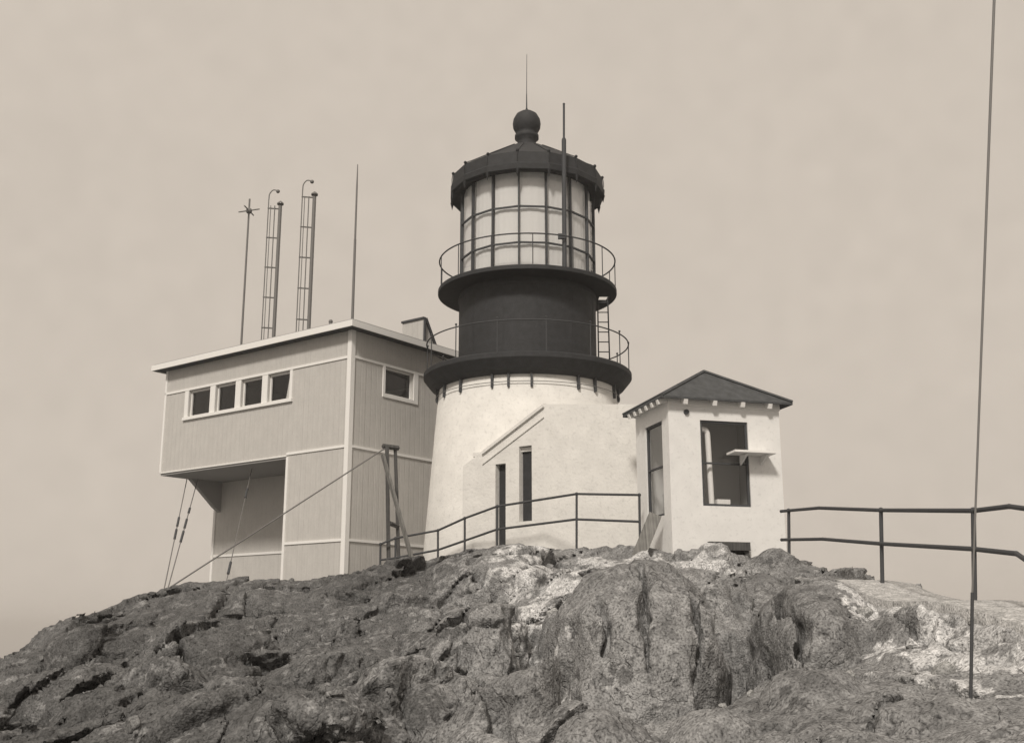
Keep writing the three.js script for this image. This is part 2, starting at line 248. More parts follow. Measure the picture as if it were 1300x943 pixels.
function fineDetail(x, y, d) {
  const a = x * 0.80 + y * 0.60, b = -x * 0.60 + y * 0.80; blocks(a * 5 + 80, b * 8, d * 6);
  const rough = 0.35 + 0.65 * sstep(-0.15, 0.3, fbm(x * 0.9 + 7, y * 0.9, d * 0.9, 2)); return rough * (1 + 0.9 * sstep(-0.5, -3.5, x)) * (1 - 0.6 * sstep(0.2, 1.2, x) * sstep(18, 15.5, d)) * ((wo.id - 0.5) * 0.02 + wo.plane * 0.045 - 0.022 * (1 - sstep(0, 0.08, wo.f2 - wo.f1))) + (0.014 + 0.022 * sstep(-0.5, -3.5, x)) * fbm(x * 9 + 30, y * 9, d * 9, 4) + 0.005 * fbm(x * 40, y * 40, d * 40, 2);
}
const GUANO = [[0.75, 19.6, 0.9, 1.3, 1], [0.35, 17.6, 0.5, 0.9, 0.8], [0.38, 15.6, 0.35, 0.6, 0.9], [1.9, 20.6, 0.8, 0.7, 1.0], [4.95, 15.2, 0.35, 1.2, 1], [4.75, 12.9, 0.5, 1.0, 0.75], [3.3, 20.2, 0.7, 0.6, 0.7], [-1.9, 24.4, 0.4, 0.5, 0.9], [4.9, 11.3, 0.9, 1.6, 0.75], [0.25, 13.2, 0.3, 0.5, 0.8], [4.7, 14.0, 0.6, 1.2, 0.8]];
function rockColour(x, y, d, out) {
  const n = fbm(x * 0.8 + 5, y * 0.8, d * 0.8, 4), m = fbm(x * 4.1, y * 4.1 + 7, d * 4.1, 4), l = fbm(x * 11 + 2, y * 11, d * 11, 3);
  const k9 = fbm(x * 27, y * 27, d * 27, 2); let g = 0.345 + n * 0.17 + m * 0.13;
  const dark = sstep(0.2, -3.4, x + 1.6 * m - 0.5); // dark lichen and soil cover grows thicker to the left
  if (m + l * 0.5 + k9 * 0.3 - 0.36 + dark * 0.7 > 0) g *= 0.44;
  if (l + 0.4 * k9 > 0.2) g *= 1.2;
  let w = 0; for (const [cx, cd, rx, rd, k] of GUANO) { const r = ((x - cx) / rx) ** 2 + ((d - cd) / rd) ** 2; if (r < 2.2) w = Math.max(w, k * (1.15 - r * 0.7) + 2.0 * m + 0.9 * l); }
  if (w + k9 * 0.3 > 0.6) g = 0.8 + 0.15 * m + 0.1 * l;
  const pm = pathMask(x, d); if (pm + 0.5 * m > 0.5) g = 0.66 + 0.08 * m + 0.08 * l;
  g = clamp(g, 0.04, 0.85); out[0] = g; out[1] = g * 1.0; out[2] = g * 1.0;
}
const hill = new THREE.Group(); hill.name = 'rock_hill'; hill.userData = { kind: 'structure', label: 'rough cracked rock hill under the lighthouse', category: 'rock hill' }; scene.add(hill);
const surface = (() => {
  // surface nets over a density field, cells growing with distance
  const q = 0.0030, U0 = -0.64, U1 = 0.58, E0 = -0.265, E1 = 0.118, D0 = 5.2, D1 = 29.5;
  const NI = Math.ceil((U1 - U0) / q), NJ = Math.ceil(Math.log(D1 / D0) / q), NL = Math.ceil((E1 - E0) / q), F = new Float32Array(NI * NJ * NL);
  const dj = new Float64Array(NJ); for (let j = 0; j < NJ; j++) dj[j] = D0 * Math.exp(j * q);
  const at = (i, j, l) => (j * NI + i) * NL + l;
  for (let j = 0; j < NJ; j++) {
    const d = dj[j], st = q * d;
    for (let i = 0; i < NI; i++) {
      const x = (U0 + i * q) * d, g = ground(x, d), e = 0.1, gx = clamp((ground(x + e, d) - g) / e, -2, 2), gd = clamp((ground(x, d + e) - g) / e, -2, 2), n = 1 / Math.hypot(gx, gd, 1);
      const edge = Math.min(i, NI - 1 - i, j, NJ - 1 - j) / 12, amp = (1 - 0.92 * pathMask(x, d)) * Math.min(1, edge) * sstep(28.5, 25.5, d) * (0.75 + 0.25 * sstep(26, 20, d)), o = at(i, j, 0);
      for (let l = 0; l < NL; l++) {
        const y = (E0 + l * q) * d, b = (y - g) * n; let f = b;
        if (amp > 0.01 && b > -0.9 && b < 0.7) f = b - rockDetail(x, y, d) * amp;
        F[o + l] = f; let skip = Math.floor(Math.abs(f) / (st * 2)) - 1; while (skip-- > 0 && l + 1 < NL) { l++; F[o + l] = f; }
      }
    }
  }
  const id = new Int32Array(NI * NJ * NL).fill(-1), P = [], idx = [];
  for (let j = 0; j < NJ - 1; j++) for (let i = 0; i < NI - 1; i++) for (let l = 0; l < NL - 1; l++) {
    let m = 0; const c = [at(i, j, l), at(i + 1, j, l), at(i, j + 1, l), at(i + 1, j + 1, l)]; const f = [F[c[0]], F[c[1]], F[c[2]], F[c[3]], F[c[0] + 1], F[c[1] + 1], F[c[2] + 1], F[c[3] + 1]];
    for (let k = 0; k < 8; k++) if (f[k] < 0) m++; if (m === 0 || m === 8) continue;
    let sx = 0, sy = 0, sz = 0, n = 0; const edge = (a, b) => { if ((f[a] < 0) === (f[b] < 0)) return; const t = f[a] / (f[a] - f[b]); sx += (a & 1) + ((b & 1) - (a & 1)) * t; sy += ((a >> 1) & 1) + (((b >> 1) & 1) - ((a >> 1) & 1)) * t; sz += (a >> 2) + ((b >> 2) - (a >> 2)) * t; n++; };
    edge(0, 1); edge(2, 3); edge(4, 5); edge(6, 7); edge(0, 2); edge(1, 3); edge(4, 6); edge(5, 7); edge(0, 4); edge(1, 5); edge(2, 6); edge(3, 7);
    const d = D0 * Math.exp((j + sy / n) * q); id[c[0]] = P.length / 3; P.push((U0 + (i + sx / n) * q) * d, (E0 + (l + sz / n) * q) * d, -d);
  }
  const quad = (a, b, c, e, fl) => { if (a < 0 || b < 0 || c < 0 || e < 0) return; if (fl) idx.push(a, b, c, a, c, e); else idx.push(a, c, b, a, e, c); };
  for (let j = 1; j < NJ - 1; j++) for (let i = 1; i < NI - 1; i++) for (let l = 1; l < NL - 1; l++) {
    const o = at(i, j, l), s0 = F[o] < 0, dl = 1, di = NL, dJ = NI * NL;
    if (s0 !== (F[o + di] < 0)) quad(id[o - dJ - dl], id[o - dl], id[o], id[o - dJ], !s0);
    if (s0 !== (F[o + dJ] < 0)) quad(id[o - di - dl], id[o - di], id[o], id[o - dl], !s0);
    if (s0 !== (F[o + dl] < 0)) quad(id[o - di - dJ], id[o - dJ], id[o], id[o - di], !s0);
  }
  { // drop specks that hang free of the rock
    const n = P.length / 3, par = new Int32Array(n); for (let k = 0; k < n; k++) par[k] = k; const find = (a) => { while (par[a] !== a) { par[a] = par[par[a]]; a = par[a]; } return a; };
    for (let k = 0; k < idx.length; k += 3) { const a = find(idx[k]), b = find(idx[k + 1]), c = find(idx[k + 2]); par[b] = a; par[find(c)] = a; }
    const cnt = new Int32Array(n); let big = 0; for (let k = 0; k < n; k++) { const r = find(k); if (++cnt[r] > cnt[big]) big = r; } let w = 0;
    for (let k = 0; k < idx.length; k += 3) if (find(idx[k]) === big) { idx[w] = idx[k]; idx[w + 1] = idx[k + 1]; idx[w + 2] = idx[k + 2]; w += 3; } idx.length = w;
  }
  const NV = P.length / 3, PA = new Float32Array(P), C = new Float32Array(NV * 3), UV = new Float32Array(NV * 2), out = [0, 0, 0];
  const g = new THREE.BufferGeometry(); g.setAttribute('position', new THREE.BufferAttribute(PA, 3)); g.setAttribute('uv', new THREE.BufferAttribute(UV, 2)); g.setIndex(idx);
  g.computeVertexNormals(); const N = g.attributes.normal.array; let up = 0; for (let o = 0; o < NV; o += 50) up += N[o * 3 + 1];
  if (up < 0) { flip(g); g.computeVertexNormals(); }
  const N2 = g.attributes.normal.array;
  for (let o = 0; o < NV; o++) {
    const x = PA[o * 3], y = PA[o * 3 + 1], d = -PA[o * 3 + 2], v = fineDetail(x, y, d) * (1 - 0.85 * pathMask(x, d)) * sstep(29.3, 27, d);
    PA[o * 3] = x + N2[o * 3] * v; PA[o * 3 + 1] = y + N2[o * 3 + 1] * v; PA[o * 3 + 2] = -d + N2[o * 3 + 2] * v; UV[o * 2] = x; UV[o * 2 + 1] = d;
    rockColour(PA[o * 3], PA[o * 3 + 1], -PA[o * 3 + 2], out); C[o * 3] = out[0]; C[o * 3 + 1] = out[1]; C[o * 3 + 2] = out[2];
  }
  g.setAttribute('color', new THREE.BufferAttribute(C, 3)); g.computeVertexNormals();
  // texture charts in metres by the way each facet faces
  const ix = g.index.array, nn = g.attributes.normal.array, key = new Int32Array(NV * 3).fill(-1), qp = [], qn = [], qc = [], qu = [], qi = new Uint32Array(ix.length);
  for (let k = 0; k < ix.length; k += 3) {
    const a = ix[k], b = ix[k + 1], c = ix[k + 2], sx = Math.abs(nn[a * 3] + nn[b * 3] + nn[c * 3]), sy = Math.abs(nn[a * 3 + 1] + nn[b * 3 + 1] + nn[c * 3 + 1]), sz = Math.abs(nn[a * 3 + 2] + nn[b * 3 + 2] + nn[c * 3 + 2]), ax = sy > sx && sy > sz ? 1 : sx > sz ? 0 : 2;
    for (let t = 0; t < 3; t++) { const v = ix[k + t]; let o = key[v * 3 + ax]; if (o < 0) { o = key[v * 3 + ax] = qp.length / 3; const x = PA[v * 3], y = PA[v * 3 + 1], z = PA[v * 3 + 2]; qp.push(x, y, z); qn.push(nn[v * 3], nn[v * 3 + 1], nn[v * 3 + 2]); qc.push(C[v * 3], C[v * 3 + 1], C[v * 3 + 2]); if (ax === 1) qu.push(x * 0.8 - z * 0.6, z * 0.8 + x * 0.6); else if (ax === 0) qu.push(z, y); else qu.push(x, y); } qi[k + t] = o; }
  }
  const gc = new THREE.BufferGeometry(); gc.setAttribute('position', new THREE.Float32BufferAttribute(qp, 3)); gc.setAttribute('normal', new THREE.Float32BufferAttribute(qn, 3)); gc.setAttribute('color', new THREE.Float32BufferAttribute(qc, 3)); gc.setAttribute('uv', new THREE.Float32BufferAttribute(qu, 2)); gc.setIndex(new THREE.BufferAttribute(qi, 1));
  const m = new THREE.Mesh(gc, M.rock); m.name = 'rock_face'; m.castShadow = m.receiveShadow = true; hill.add(m);
  // the rest of the island, coarse: nothing of it faces the camera
  const R = 420, S = 170, p2 = [], c2 = [], u2 = [], i2 = [];
  for (let a = 0; a <= R; a++) for (let s = 0; s <= S; s++) {
    const an = a / R * Math.PI * 2, r = s / S, rr = 4 + 62 * r * r, x = -1 + Math.cos(an) * rr, d = 19 + Math.sin(an) * rr;
    let y = tps(clamp(x, -15, 13), clamp(d, -4, 42)); const ox = Math.max(0, Math.abs(x + 1) - 12), od = Math.max(0, d - 38, -4 - d); y -= (Math.hypot(ox, od)) * 1.9; y += 0.8 * fbm(x * 0.4, d * 0.4, 2, 4) * sstep(12, 24, rr);
    const mi = Math.min((x / Math.max(d, 1) + 0.64) * d, (0.58 - x / Math.max(d, 1)) * d, d - 5.2, 29.5 - d); y -= 0.12 + 1.3 * sstep(0.25, 1.3, mi); if (mi > -3 && mi < 0.4) y += 0.12 * fbm(x * 1.3, y * 1.3, d * 1.3, 3);
    p2.push(x, Math.max(y, -97), -d); u2.push(x, d); rockColour(x, y, d, out); c2.push(...out);
  }
  for (let a = 0; a < R; a++) for (let s = 0; s < S; s++) { const k = a * (S + 1) + s; i2.push(k, k + 1, k + S + 2, k, k + S + 2, k + S + 1); }
  const g2 = new THREE.BufferGeometry(); g2.setAttribute('position', new THREE.Float32BufferAttribute(p2, 3)); g2.setAttribute('uv', new THREE.Float32BufferAttribute(u2, 2)); g2.setAttribute('color', new THREE.Float32BufferAttribute(c2, 3)); g2.setIndex(i2); g2.computeVertexNormals();
  const m2 = new THREE.Mesh(g2, M.rock); m2.name = 'rock_slope'; m2.castShadow = m2.receiveShadow = true; hill.add(m2);
  // height of the finished rock under a point, from the displaced grid
  const grid = new Map(); for (let o = 0; o < NV; o++) { const k = Math.floor(PA[o * 3] * 4) * 4096 + Math.floor(-PA[o * 3 + 2] * 4); let l = grid.get(k); if (!l) grid.set(k, l = []); l.push(o); }
  return (x, d) => { let best = 1e9, y = 0, hi = -1e9; const a = Math.floor(x * 4), b = Math.floor(d * 4); for (let i = a - 1; i <= a + 1; i++) for (let j = b - 1; j <= b + 1; j++) for (const o of grid.get(i * 4096 + j) ?? []) { const r = (PA[o * 3] - x) ** 2 + (PA[o * 3 + 2] + d) ** 2; if (r < best) { best = r; y = PA[o * 3 + 1]; } if (r < 0.004 && PA[o * 3 + 1] > hi) hi = PA[o * 3 + 1]; } return hi > -1e8 ? hi : y; };
})();
{ // the pale concrete path beside the right railing: a slab a few centimetres thick, following the rock
  const n = 46, w = 9, p = [], q = []; for (let k = 0; k <= n; k++) for (let e = 0; e <= w; e++) { const d = 9.6 + 9.6 * k / n, c = 5.5 + (d > 17 ? (17 - d) * 0.06 : 0), x = c - 0.52 + 0.06 * vnoise(d * 1.3, 4.2, e < 1 ? 1 : 7) + 1.05 * e / w; p.push(x, Math.max(ground(c, d), ground(x, d)) + 0.035 + (e === 0 || e === w ? -0.012 : 0) + 0.008 * fbm(x * 3, d * 3, 1, 3), -d); }
  const top = p.length / 3; for (let k = 0; k < top; k++) p.push(p[k * 3], p[k * 3 + 1] - 0.16, p[k * 3 + 2]);
  for (let k = 0; k < n; k++) for (let e = 0; e < w; e++) { const a = k * (w + 1) + e; q.push(a, a + 1, a + w + 2, a, a + w + 2, a + w + 1); }
  for (let k = 0; k < n; k++) for (const e of [0, w]) { const a = k * (w + 1) + e, b = a + w + 1; q.push(a, b, b + top, a, b + top, a + top); }
  for (let e = 0; e < w; e++) q.push(e, e + 1, e + 1 + top, e, e + 1 + top, e + top);
  const g = new THREE.BufferGeometry(); g.setAttribute('position', new THREE.Float32BufferAttribute(p, 3)); g.setAttribute('uv', new THREE.Float32BufferAttribute(p.flatMap((v, i) => i % 3 === 0 ? [p[i], p[i + 2]] : []), 2)); g.setIndex(q); g.computeVertexNormals();
  const m = new THREE.Mesh(metreUV(g.toNonIndexed()), M.concrete); m.name = 'path'; m.castShadow = m.receiveShadow = true; m.userData = { kind: 'structure', label: 'smooth pale path sloping down beside the right railing', category: 'path' }; scene.add(m);
}
{ // loose stones lying in the hollows
  const shapes = [];
  for (let v = 0; v < 7; v++) {
    let g = new THREE.IcosahedronGeometry(1, 3); g.deleteAttribute('uv'); g.deleteAttribute('normal'); g = mergeVertices(g, 1e-4); const p = g.attributes.position;
    const cuts = []; for (let c = 0; c < 9; c++) { const n = new THREE.Vector3(rnd() - 0.5, rnd() - 0.5, rnd() - 0.5).normalize(); cuts.push([n, 0.5 + rnd() * 0.35]); }
    for (let i = 0; i < p.count; i++) { const q = new THREE.Vector3().fromBufferAttribute(p, i); for (const [n, dd] of cuts) { const e = q.dot(n) - dd; if (e > 0) q.addScaledVector(n, -e); } q.multiplyScalar(1 + 0.07 * fbm(q.x * 3 + v * 9, q.y * 3, q.z * 3, 3)); p.setXYZ(i, q.x, q.y * 0.72, q.z * 0.85); }
    const h = g.toNonIndexed(); metreUV(h); for (let k = 0; k < h.attributes.uv.array.length; k++) h.attributes.uv.array[k] *= 0.18; h.computeVertexNormals(); shapes.push(h);
  }
  const mats = [M.stone, M.stone.clone(), M.stone.clone()]; mats[1].color.setRGB(0.24, 0.24, 0.238); mats[2].color.setRGB(0.5, 0.5, 0.49);
  for (let i = 0; i < 110; i++) {
    const d = 9.5 + 15 * rnd(), x = (rnd() - 0.5) * 0.92 * d - 0.3; if (pathMask(x, d) > 0.2) continue;
    const sy = surface(x, d), r = 0.05 + 0.11 * rnd() * rnd(); if (Math.abs(sy - surface(x, d - 0.25)) > 0.14) continue; const m = new THREE.Mesh(shapes[i % 7], mats[x > -0.5 && rnd() < 0.4 ? 2 : x < -1.5 || rnd() < 0.4 ? 1 : 0]); m.name = 'stone'; m.castShadow = m.receiveShadow = true;
    m.position.set(x, sy - r * 0.05, -d); m.rotation.set(rnd() * 0.7, rnd() * 6.3, rnd() * 0.7); m.scale.setScalar(r); hill.add(m);
  }
}

// ---------------------------------------------------------------- the lighthouse
{
  const T = thing('lighthouse', 'white conical lighthouse tower with black galleries and glazed lantern', 'lighthouse', [0.42, 0.7, -29]);
  part('tower_wall', lathe([[2.82, 0.7], [2.39, 6.2], [0.1, 6.2]], 128), M.stucco, T);
  // uv of the wall follows its surface through metreUV; brackets and tie wire under the gallery
  const ang = [-63, -45, -22, -12, 1.5, 30.6, 43.7, 66.7, 78, -80, 100, 125, 150, 175, -100, -125, -150];
  for (const a of ang) { const t = a * Math.PI / 180; const g = bx(0.055, 0.42, 0.09, 0, 6.08, 2.43); g.rotateX(0.0); g.rotateY(t); part('bracket', [g], M.iron, T); }
  part('tie_wire', [ring(2.47, 6.0, 0.009)], M.greyiron, T);
  const lg = part('lower_gallery', [latheC([[1.8, 6.2], [2.42, 6.2], [2.6, 6.3], [2.78, 6.52], [2.8, 6.55], [2.8, 6.66], [2.77, 6.69], [1.8, 6.7]], 128)], M.black, T);
  const lr = part('lower_railing', [ring(2.73, 7.5, 0.018)], M.rail, T);
  for (let i = 0; i < 14; i++) { const t = (i + 0.35) / 14 * Math.PI * 2, x = Math.sin(t) * 2.73, z = Math.cos(t) * 2.73; part('stanchion', [rod(new THREE.Vector3(x, 6.6, z), new THREE.Vector3(x, 7.56, z), 0.014), ball(0.03, x, 7.57, z, 10)], M.rail, lr); }
  // watch room drum: plates with lapped seams
  const dr = part('watch_room_drum', [lathe([[1.87, 6.7], [1.87, 8.9]], 96)], M.black, T);
  for (let i = 0; i < 12; i++) { const g = bx(0.06, 2.14, 0.01, 0, 7.8, 1.871); g.rotateY((i + 0.3) / 12 * Math.PI * 2); part('seam_strip', [g], M.black, dr); }
  part('drum_band', [lathe([[1.87, 8.72], [1.89, 8.74], [1.89, 8.82], [1.87, 8.84]], 96)], M.black, dr);
  // upper gallery deck with the hatch for the ladder
  const s = new THREE.Shape(); s.absarc(0, 0, 2.42, 0, Math.PI * 2, false); const h1 = new THREE.Path(); h1.absarc(0, 0, 1.5, 0, Math.PI * 2, true); s.holes.push(h1);
  s.holes.push(new THREE.Path([[1.95, -0.02], [1.95, 0.68], [2.24, 0.68], [2.3, -0.02]].map(([x, y]) => new THREE.Vector2(x, y))));
  const dk = new THREE.ExtrudeGeometry(s, { depth: 0.09, bevelEnabled: true, bevelThickness: 0.02, bevelSize: 0.03, bevelSegments: 2, curveSegments: 96 }); dk.rotateX(-Math.PI / 2); dk.translate(0, 8.93, 0);
  part('upper_gallery', [dk], M.black, T);
  const ur = part('upper_railing', [ring(2.42, 9.87, 0.02)], M.rail, T);
  for (let i = 0; i < 14; i++) { const t = (i + 0.1) / 14 * Math.PI * 2, x = Math.sin(t) * 2.42, z = Math.cos(t) * 2.42; part('stanchion', [rod(new THREE.Vector3(x, 9.05, z), new THREE.Vector3(x, 9.87, z), 0.013)], M.rail, ur); }
  // ladder up to the hatch
  const ld = part('ladder', [rod(new THREE.Vector3(1.96, 6.6, -0.42), new THREE.Vector3(1.96, 9.0, -0.34), 0.02), rod(new THREE.Vector3(2.27, 6.6, -0.42), new THREE.Vector3(2.24, 9.0, -0.34), 0.02)], M.rail, T);
  for (let k = 0; k < 8; k++) part('rung', [rod(new THREE.Vector3(1.96, 6.9 + k * 0.28, -0.41 + k * 0.009), new THREE.Vector3(2.26, 6.9 + k * 0.28, -0.41 + k * 0.009), 0.014)], M.rail, ld);
  // lantern: 16 sides, three tiers of panes
  const sill = part('lantern_sill', [lathe([[1.55, 9.05], [1.93, 9.05], [1.93, 9.14], [1.86, 9.2], [1.55, 9.2]], 64)], M.black, T);
  const RL = 1.86, off = -7.5 * Math.PI / 180, st = Math.PI / 8, tiers = [[9.18, 9.84], [9.84, 10.84], [10.84, 11.9]];
  const lantern = part('lantern_frame', [lathe([[1.8, 11.86], [1.9, 11.86], [1.9, 11.94], [1.8, 11.94], [1.8, 11.86]], 48)], M.iron, T);
  for (const y of [9.84, 10.84]) for (let i = 0; i < 16; i++) { const g = bx(2 * RL * Math.sin(st / 2) - 0.05, 0.04, 0.05, 0, y, RL * Math.cos(st / 2)); g.rotateY(off + (i + 0.5) * st); part('glazing_bar', [g], M.iron, lantern); }
  // pale drapes drawn inside the glass
  for (let i = 0; i < 16; i++) { const g = new THREE.PlaneGeometry(1, 2.66, 40, 1), p = g.attributes.position; for (let k = 0; k < p.count; k++) { const q = p.getX(k) + 0.5, a = off + (i + 0.02 + 0.96 * q) * st, r = 1.755 + 0.003 * Math.sin(q * (20 + (i * 7) % 9) + i) + 0.003 * Math.sin(q * 7 + i * 2.1); p.setXYZ(k, Math.sin(a) * r, 10.53 + p.getY(k), Math.cos(a) * r); } g.computeVertexNormals(); part('drape', [g], M.drape, lantern); }
  for (let i = 0; i < 16; i++) {
    const a = off + i * st; const g = bx(0.04, 2.75, 0.09, 0, 10.53, RL - 0.015); g.rotateY(a); part('mullion', [g], M.iron, lantern);
    tiers.forEach(([y0, y1]) => { const p = new THREE.PlaneGeometry(2 * RL * Math.sin(st / 2) - 0.05, y1 - y0 - 0.04); p.translate(0, (y0 + y1) / 2, RL * Math.cos(st / 2) - 0.012); p.rotateY(a + st / 2); part('pane', [p], M.glass, lantern); });
  }
  // roof: deep 16-sided eave, low dome, ball vent, lightning rod
  const eave = lathe([[1.7, 11.86], [2.02, 11.76], [2.1, 11.74], [2.17, 11.78], [2.18, 11.93], [2.14, 11.97], [2.12, 12.28], [1.92, 12.4], [1.6, 12.6], [1.2, 12.85], [0.8, 13.1], [0.5, 13.28], [0.3, 13.34], [0.02, 13.34]], 16); eave.rotateY(off);
  const eg = merge(eave); eg.computeVertexNormals();
  const rf = part('lantern_roof', [eg], M.black, T);
  part('ceiling', [new THREE.CylinderGeometry(1.9, 1.9, 0.03, 16).translate(0, 11.93, 0)], M.black, rf);
  for (let i = 0; i < 16; i++) { const a = off + i * st, g1 = ball(0.045, 0, 12.31, 2.12, 8), g2 = new THREE.ConeGeometry(0.055, 0.22, 8); g1.rotateY(a); g2.rotateX(Math.PI); g2.translate(0, 11.66, 2.13); g2.rotateY(a); part('roof_ornament', [g2], M.black, rf); part('roof_knob', [g1], M.black, rf); }
  for (let i = 0; i < 16; i++) { const a = off + i * st, c = new THREE.CatmullRomCurve3([[2.15, 12.0], [2.13, 12.28], [1.93, 12.41], [1.61, 12.61], [1.21, 12.86], [0.7, 13.17]].map(([r, y]) => new THREE.Vector3(Math.sin(a) * r, y, Math.cos(a) * r))); part('roof_rib', [new THREE.TubeGeometry(c, 14, 0.012, 6)], M.black, rf); }
  const bv = part('ball_vent', [lathe([[0.36, 13.2], [0.27, 13.34], [0.26, 13.54], [0.34, 13.6], [0.34, 13.7], [0.28, 13.74], [0.32, 13.8], [0.385, 13.93], [0.40, 14.06], [0.38, 14.19], [0.3, 14.34], [0.17, 14.43], [0.05, 14.46], [0.04, 14.5], [0.0, 14.62]], 40)], M.black, T);
  part('lightning_rod', [rod(new THREE.Vector3(0, 14.5, 0), new THREE.Vector3(0, 15.0, 0), 0.022, 0.014), rod(new THREE.Vector3(0, 15, 0), new THREE.Vector3(0.01, 16.25, 0), 0.011, 0.007)], M.iron, bv);
  const vp = part('vent_pipe', [rod(new THREE.Vector3(0.93, 9.05, 2.06), new THREE.Vector3(0.95, 12.6, 2.09), 0.062), rod(new THREE.Vector3(0.95, 12.6, 2.09), new THREE.Vector3(0.96, 13.62, 2.1), 0.03), ball(0.05, 0.95, 12.62, 2.09, 10), ball(0.035, 0.96, 13.62, 2.1, 8)], M.iron, T);
  part('junction_box', [bx(0.2, 0.13, 0.1, 0.87, 9.9, 2.1)], M.iron, vp);

  // stair vestibule against the tower foot: raking parapet, two deep slit windows in its left wall
  const bwx = 0.7405 - 0.42, bwd = 25.4 - 29, dx = -0.8093, dd = 0.5874; // front corner in the tower's frame, direction of the left wall
  const toTower = new THREE.Matrix4().makeBasis(new THREE.Vector3(dx, 0, -dd), new THREE.Vector3(0, 1, 0), new THREE.Vector3(dx, 0, -dd).cross(new THREE.Vector3(0, 1, 0))).setPosition(bwx, 0, -bwd);
  const s2 = new THREE.Shape([[0, 0.9], [2.4, 0.9], [2.4, 3.918], [0, 5.199]].map(([a, y]) => new THREE.Vector2(a, y)));
  for (const [a0, a1, y0, y1, y2] of [[0.344, 0.708, 2.473, 4.240, 4.240], [1.100, 1.404, 1.946, 3.878, 3.878]]) s2.holes.push(new THREE.Path([[a0, y0], [a0, y1], [a1, y2], [a1, y0]].map(([a, y]) => new THREE.Vector2(a, y))));
  const inv = toTower.clone();
  const wg = new THREE.ExtrudeGeometry(s2, { depth: 0.34, bevelEnabled: false }); wg.applyMatrix4(inv); if (inv.determinant() < 0) flip(wg); wg.computeVertexNormals();
  const en = part('vestibule_left_wall', [wg], M.stucco, T);
  { const zc = (k) => k; for (const [a0, a1, y0, y1] of [[0.344, 0.708, 2.473, 4.240], [1.100, 1.404, 1.946, 3.878]]) { const g = bx(a1 - a0 - 0.006, y1 - y0 - 0.006, 0.03, (a0 + a1) / 2, (y0 + y1) / 2, 0.17); g.applyMatrix4(inv); part('slit_window', [g], M.black, en); } 
    for (const [o, w, t] of [[0.03, 0.07, 0.06], [0.31, 0.035, 0.03]]) { const g = beam(new THREE.Vector3(-0.01, 5.199 - o - w / 2, -t / 2), new THREE.Vector3(1.788, 4.245 - o - w / 2, -t / 2), w, t); g.applyMatrix4(inv); part('cornice', [g], M.stucco, en); } }
  // front wall of the vestibule, running behind the hut
  const fx = 1, fd = 0;
  const fm = new THREE.Matrix4().makeBasis(new THREE.Vector3(fx, 0, -fd), new THREE.Vector3(0, 1, 0), new THREE.Vector3(fd, 0, fx)).setPosition(bwx, 0, -bwd);
  const fs = new THREE.Shape([[0, 0.9], [2.5, 0.9], [2.5, 5.179], [0, 5.179]].map(([a, y]) => new THREE.Vector2(a, y)));
  const fg = new THREE.ExtrudeGeometry(fs, { depth: 0.3, bevelEnabled: false }); fg.translate(0, 0, -0.3); fg.applyMatrix4(fm);
  part('vestibule_front_wall', [fg], M.stucco, T);
  const rs = new THREE.Shape([[bwx + 0.1, bwd + 0.1], [bwx + 2.5 * fx, bwd + 2.5 * fd], [bwx + 2.5 * fx, -0.5], [-1.0, -0.8], [bwx + 2.1 * dx, bwd + 2.1 * dd]].map(([a, y]) => new THREE.Vector2(a, y)));
  const rg = new THREE.ExtrudeGeometry(rs, { depth: 0.1, bevelEnabled: false }); rg.rotateX(-Math.PI / 2); rg.translate(0, 4.125, 0);
  part('vestibule_roof', [rg], M.stucco, T);
}

